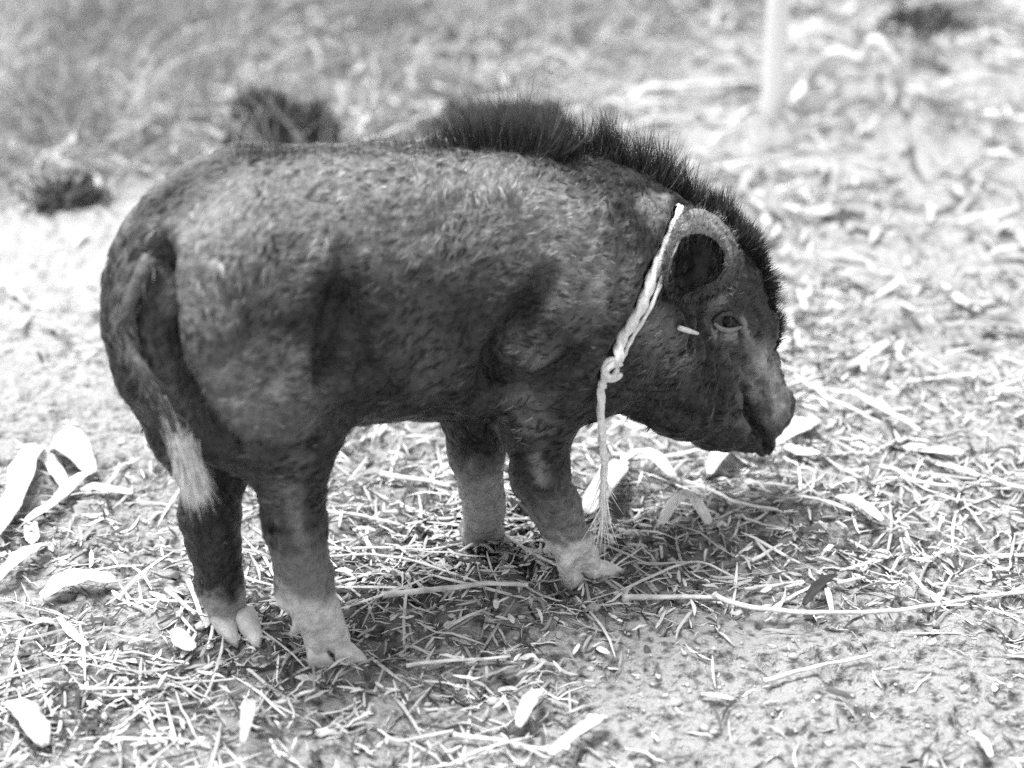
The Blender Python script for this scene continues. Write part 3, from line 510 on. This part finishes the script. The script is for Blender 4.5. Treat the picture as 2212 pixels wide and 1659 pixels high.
ITEMS = [
 ('leaf', [(160, 1775), (112, 1860), (70, 2000), (-20, 2140)], 92, 'long broad pale leaf leaning down to the left edge of the photo', .012, .015),
 ('leaf', [(95, 1768), (170, 1790), (225, 1860), (265, 1935)], 46, 'folded narrow leaf bending beside the broad leaf at the left edge'),
 ('leaf', [(200, 1778), (270, 1790), (365, 1885)], 88, 'broad curled leaf topmost of the heap of leaves at far left', .008, .02),
 ('leaf', [(108, 2068), (220, 2000), (318, 1905), (385, 1868)], 50, 'slender pale leaf rising from the left heap towards the tail', .006, .008),
 ('leaf', [(318, 1952), (400, 1936), (520, 1958)], 34, 'short flat leaf lying level between the left heap and the hind hooves', .006),
 ('stalk', [(420, 1915), (465, 1870), (525, 1808)], 18, 'short thin stalk tilted up behind the short flat leaf at left', .006),
 ('husk', [(120, 2060), (135, 2160)], 52, 'small oval husk under the slender leaf at left'),
 ('leaf', [(-10, 2318), (90, 2245), (190, 2175)], 62, 'thick pale leaf slanting up from the left edge below the small oval husk', .01, .012),
 ('leaf', [(168, 2368), (300, 2318), (462, 2296)], 70, 'wide flat pale leaf lying left of the far hind hoof', .006, .012, .3),
 ('leaf', [(232, 2438), (290, 2500), (345, 2555)], 28, 'little narrow leaf pointing down just below the wide flat leaf at left'),
 ('husk', [(685, 2490), (715, 2560), (760, 2590)], 52, 'triangular pale husk standing just below left of the hind hooves', .008, .01),
 ('stalk', [(742, 2310), (770, 2390), (808, 2470)], 24, 'stalk lying against the outside of the far hind hoof'),
 ('stalk', [(655, 2340), (720, 2400), (770, 2440)], 22, 'short stalk crossing towards the far hind hoof from the left'),
 ('stalk', [(0, 2690), (200, 2640), (440, 2565)], 15, 'thin straight stem rising rightwards from the left edge low down'),
 ('stalk', [(320, 2740), (560, 2720), (930, 2690)], 16, 'long thin level stem below the hind hooves'),
 ('stalk', [(400, 2560), (520, 2580), (680, 2610)], 12, 'fine stem lying level left of the triangular husk'),
 ('husk', [(30, 2790), (110, 2850), (175, 2940)], 90, 'crumpled broad husk near the bottom left corner', .008, .015),
 ('leaf', [(1008, 2812), (985, 2900), (955, 3010)], 44, 'upright narrow blade at the bottom edge below the hind hooves', .02, .02),
 ('stalk', [(1130, 2760), (1150, 2830), (1120, 2900)], 12, 'forked thin twig end right of the upright narrow blade'),
 ('leaf', [(2118, 2765), (2070, 2820), (2025, 2895)], 46, 'slanting short leaf at bottom centre left of the branched husk', .014, .016),
 ('husk', [(2365, 2840), (2300, 2890), (2150, 2990)], 52, 'branched white husk at the bottom edge right of centre', .012, .012),
 ('stalk', [(1770, 2908), (1950, 2918), (2155, 2940)], 24, 'straight white stalk at bottom centre'),
 ('stalk', [(1590, 2650), (1760, 2636), (1990, 2622)], 20, 'pale flat stalk midway below the space between hind and front legs'),
 ('stalk', [(1735, 2478), (1850, 2440), (1990, 2388)], 16, 'thin stalk rising rightwards just under the thick jointed stalk'),
 ('stalk', [(1500, 2380), (1700, 2352), (1880, 2332), (2062, 2338)], 30, 'thick jointed white stalk between hind and front hooves'),
 ('stalk', [(1240, 2195), (1500, 2200), (1700, 2260), (1870, 2325)], 14, 'curved thin stem bending down onto the thick jointed stalk'),
 ('stalk', [(1250, 2148), (1450, 2160), (1640, 2180), (1800, 2150)], 15, 'thin stem lying level right of the near hind leg'),
 ('stalk', [(1960, 2115), (2060, 2185), (2185, 2265)], 17, 'thin stem slanting from far front hoof towards the near front hoof', .006),
 ('stalk', [(1800, 2190), (1900, 2115), (1990, 2125)], 14, 'short bent stem in front of the far front hoof'),
 ('stalk', [(1225, 2005), (1400, 2018), (1595, 2043)], 18, 'straight pale stalk beside the near hind shin'),
 ('stalk', [(1482, 1888), (1620, 1900), (1760, 1920)], 28, 'pale thick stalk under the belly left of the far front leg'),
 ('stalk', [(1300, 1745), (1420, 1690), (1560, 1640)], 22, 'pale stalk slanting up under the belly behind the hind leg', .008),
 ('stalk', [(2390, 1797), (2560, 1797), (2735, 1788)], 27, 'level white stalk under the chin beside the hanging rope'),
 ('husk', [(2290, 2050), (2380, 1960), (2430, 1860)], 90, 'big crumpled white husk beside the hanging rope end', .014, .02),
 ('husk', [(2410, 1850), (2520, 1850), (2630, 1925)], 60, 'curved husk arm reaching right from the big crumpled husk', .014, .02),
 ('leaf', [(2868, 1752), (2820, 1830), (2770, 1900)], 60, 'short thick pale leaf standing just below the mouth of the pig', .014, .012),
 ('leaf', [(3032, 1770), (3110, 1730), (3190, 1672)], 56, 'folded leaf slanting up right from the snout tip', .014, .012),
 ('leaf', [(3065, 1778), (3120, 1796), (3200, 1806)], 40, 'small tapering leaf pointing right from the snout tip', .008),
 ('stalk', [(3326, 1580), (3460, 1640), (3595, 1708)], 32, 'wide pale strip slanting down right of the snout', .008),
 ('stalk', [(3105, 1500), (3220, 1580), (3330, 1625), (3440, 1680)], 16, 'long thin bent stem starting at the pig forehead side and reaching the wide strip', .008),
 ('leaf', [(3470, 1724), (3600, 1765), (3765, 1790)], 36, 'long narrow leaf below the wide strip at right', .008),
 ('leaf', [(3655, 1828), (3740, 1850), (3822, 1878)], 44, 'ragged short leaf near the right edge above the twig', .008),
 ('stalk', [(3440, 1818), (3500, 1850), (3557, 1890), (3745, 1912)], 24, 'bent pale stalk under the long narrow leaf at right'),
 ('stalk', [(3870, 1890), (4010, 1928)], 26, 'stub of pale stalk cut by the right edge mid height'),
 ('stalk', [(2760, 1960), (2900, 2005), (3040, 2012)], 18, 'thin stalk lying level left of the paired leaves at right centre'),
 ('leaf', [(3115, 2004), (3210, 2020), (3325, 2052)], 22, 'left narrow leaf of the pair right of the arched husk', .014, .006),
 ('leaf', [(3262, 2002), (3350, 2030), (3445, 2082)], 40, 'right pale leaf of the pair, its round tip lowest', .016, .006),
 ('husk', [(2570, 2080), (2640, 2062), (2700, 2060), (2768, 2084)], 62, 'arched husk bridging the ground right of the front hoof', .006, .045),
 ('stalk', [(2783, 2368), (2906, 2411), (3090, 2432), (3268, 2440), (3450, 2425), (3630, 2397), (3847, 2353), (4020, 2328)], 25, 'long bowed white twig reaching the right edge', .013),
 ('stalk', [(2440, 2378), (2600, 2360), (2795, 2345)], 30, 'straight white stalk left of the long bowed twig'),
 ('stalk', [(2906, 2325), (3020, 2308), (3135, 2294)], 20, 'short straight stalk above the left end of the bowed twig'),
 ('stalk', [(3268, 2300), (3330, 2280), (3400, 2255)], 20, 'short stalk right of the dark rotten leaf'),
 ('stalk', [(3557, 2281), (3610, 2335), (3673, 2392)], 22, 'short twig meeting the bowed twig from above', .012),
 ('husk', [(3217, 2335), (3232, 2380), (3248, 2430)], 24, 'small upright chip touching the middle of the bowed twig', .014, .01),
 ('stalk', [(2935, 2223), (2990, 2190), (3055, 2150)], 18, 'tiny straight stalk on bare soil right of the front hoof'),
 ('stalk', [(2400, 2345), (2560, 2280), (2718, 2222), (2865, 2268)], 14, 'angled thin stem with a bend above the straight white stalk', .006),
 ('stalk', [(2985, 2677), (3180, 2630), (3400, 2592)], 22, 'lone straight stalk low at right on bare soil'),
 ('husk', [(2735, 2745), (2800, 2740), (2865, 2748)], 24, 'small white chip left of the lone low stalk'),
 ('stalk', [(1770, 2890), (1560, 2920), (1480, 2880)], 14, 'curved thin stem ending at the straight white stalk at bottom centre'),
 ('leaf', [(3870, 2990), (3830, 2940), (3780, 2910)], 26, 'pale forked leaf scrap near the bottom right corner', .01, .01),
]
for it in ITEMS: place(*it[:4], *it[4:])
place('leaf', [(3138, 2408), (3195, 2350), (3262, 2278)], 34, 'dark twisted rotten leaf standing above the bowed twig', .012, .012, .6, True)
place('husk', [(2965, 2120), (3000, 2135), (3035, 2142)], 20, 'small dark shred on bare soil below the paired leaves', .003, .0, .3, True)
# ------------------------------------------------------------------ vegetation behind
def grass(name, n, cen, spread, hmin, hmax, wmin, wmax, tlo, thi, label):
    i = rng.integers(0, len(cen), n); x = cen[i, 0] + rng.normal(0, 1, n) * spread * cen[i, 2]; y = cen[i, 1] + rng.normal(0, 1, n) * spread * cen[i, 2]
    o = np.stack([x - cen[i, 0], y - cen[i, 1], np.zeros(n)], -1) / spread; D = o * .35 + [0, 0, 1.] + rng.normal(0, .22, (n, 3)); D /= np.linalg.norm(D, axis=1)[:, None]
    a = rng.uniform(0, 2 * math.pi, n); B = np.stack([np.cos(a), np.sin(a), -rng.uniform(.5, 1.6, n)], -1); ln = rng.uniform(hmin, hmax, n) * (.5 + .5 * cen[i, 2])
    V, F, k = blades(np.stack([x, y, gh(x, y) - .005], -1), D, B, ln, rng.uniform(wmin, wmax, n), rng.uniform(.1, .75, n), 5, np.stack([np.cos(a + 1.3), np.sin(a + 1.3), a * 0], -1) + rng.normal(0, .3, (n, 3)))
    V[:, 2] = np.maximum(V[:, 2], .004); t = rng.uniform(tlo, thi, n) * (.72 + .55 * NZ(np.stack([x * 6, y * 6, x * 0], -1))) * rng.uniform(.35, 1.1, len(cen))[i]
    return tag(mesh(name, V, F, M_grass, None, {'tone': np.repeat(np.clip(t, 0, 1), k)}), label, 'grass', kind='stuff')
def edge(x): return 3.36 + np.where(x > -.35, (x + .35) * 1.5, 0) + .08 * np.sin(x * 7)
cl = []
while len(cl) < 520:
    x, y = rng.uniform(-3.5, 3), rng.uniform(3.2, 8)
    if y > edge(x) and (x < .5 or y > 4.9 or rng.random() < .25): cl.append((x, y, rng.uniform(.5, 1.2)))
grass('dry_grass', 46000, np.array(cl), .12, .12, .36, .002, .005, .45, 1., 'tangled pale dry grass growing behind the pig')
cl = np.array([(rng.uniform(-.1, 2.2), rng.uniform(3.1, 5.2), rng.uniform(.3, .7)) for _ in range(110)]); grass('low_weeds', 7000, cl, .10, .04, .13, .003, .007, .3, 1., 'low sparse dry weeds on the ground at the right')
# dark low shrubs showing above the back of the pig
def shrub(u, v, rx, rz, n, label):
    n *= 2
    c = ground(u, v); nrm = rng.normal(0, 1, (n, 3)); nrm /= np.linalg.norm(nrm, axis=1)[:, None]; r = rng.random(n) ** .4; lb = rng.normal(0, 1, (9, 3)).clip(-1.2, 1.2) * [rx * .55, rx * .35, rz * .3] + [0, 0, rz * .35]; lb[:, 2] = np.abs(lb[:, 2]) * (1 - .5 * np.abs(lb[:, 0]) / rx).clip(.2, 1); p = lb[rng.integers(0, 9, n)] + nrm * r[:, None] * np.array([rx, rx * .7, rz]) * .42; p[:, 2] = np.abs(p[:, 2])
    d = nrm + rng.normal(0, .6, (n, 3)) + [0, 0, .4]; d /= np.linalg.norm(d, axis=1)[:, None]; e = empty('dark_shrub', (c[0], c[1], 0))
    V, F, k = blades(p, d, rng.normal(0, 1, (n, 3)), rng.uniform(.010, .026, n), rng.uniform(.005, .010, n), .2, 3); mesh('foliage', V, F, M_shrub, e)
    tb = [tube(np.array([[0, 0, -.01], [math.cos(a) * rx * .3, math.sin(a) * rx * .3, rz * .5], [math.cos(a) * rx * .6, math.sin(a) * rx * .4, rz * .8]]), np.array([.006, .004, .002]), 6) for a in np.linspace(0, 5.2, 6)]
    V, F = join(tb); solid('stem', V, F, M_shrub, e); tag(e, label, 'shrub', 'dark shrubs behind the pig'); return e
shrub(605, 325, .095, .12, 1500, 'dark low shrub seen just above the rump of the pig')
shrub(1090, 320, .11, .11, 1500, 'dark low shrub seen just above the middle of the back')
shrub(150, 440, .07, .04, 200, 'dark low shrub at the foot of the grass at far left')
shrub(1990, 60, .09, .045, 260, 'dark small shrub far off near the top right corner')
# post and the dry vine beside it
b = ground(1668, 250); V, F = tube(np.array([[0, 0, -.05], [0, 0, .0], [.002, 0, .3], [.004, 0, .7], [.0, 0, 1.05]]), np.array([.023, .022, .0205, .0195, .018]), 14, up=(0, 1, 0))
post = solid('wooden_post', V, F, M_post); post.location = b; tag(post, 'slim pale peeled post standing in the weeds behind the pig', 'post')
vine = cr([ground(1715, 235) + [0, 0, .01], ground(1740, 215) + [0, 0, .03], ground(1790, 230) + [0, 0, .10], ground(1850, 230) + [0, 0, .09], ground(1880, 235) + [0, 0, .13], ground(1930, 240) + [0, 0, .08], ground(1945, 235) + [0, 0, .012]], 60)
V, F = tube(vine, .012, 8); tag(solid('dry_vine', V, F, M_leaf, loc=vine[0]), 'pale dry vine arching over the ground right of the post', 'vine')
vine = cr([ground(1350, 235) + [0, 0, .01], ground(1400, 215) + [0, 0, .02], ground(1500, 212) + [0, 0, .025], ground(1620, 195) + [0, 0, .015]], 40)
V, F = tube(vine, .006, 8); tag(solid('dry_branch', V, F, M_leaf, loc=vine[0]), 'pale dry branch lying level left of the post foot', 'branch')
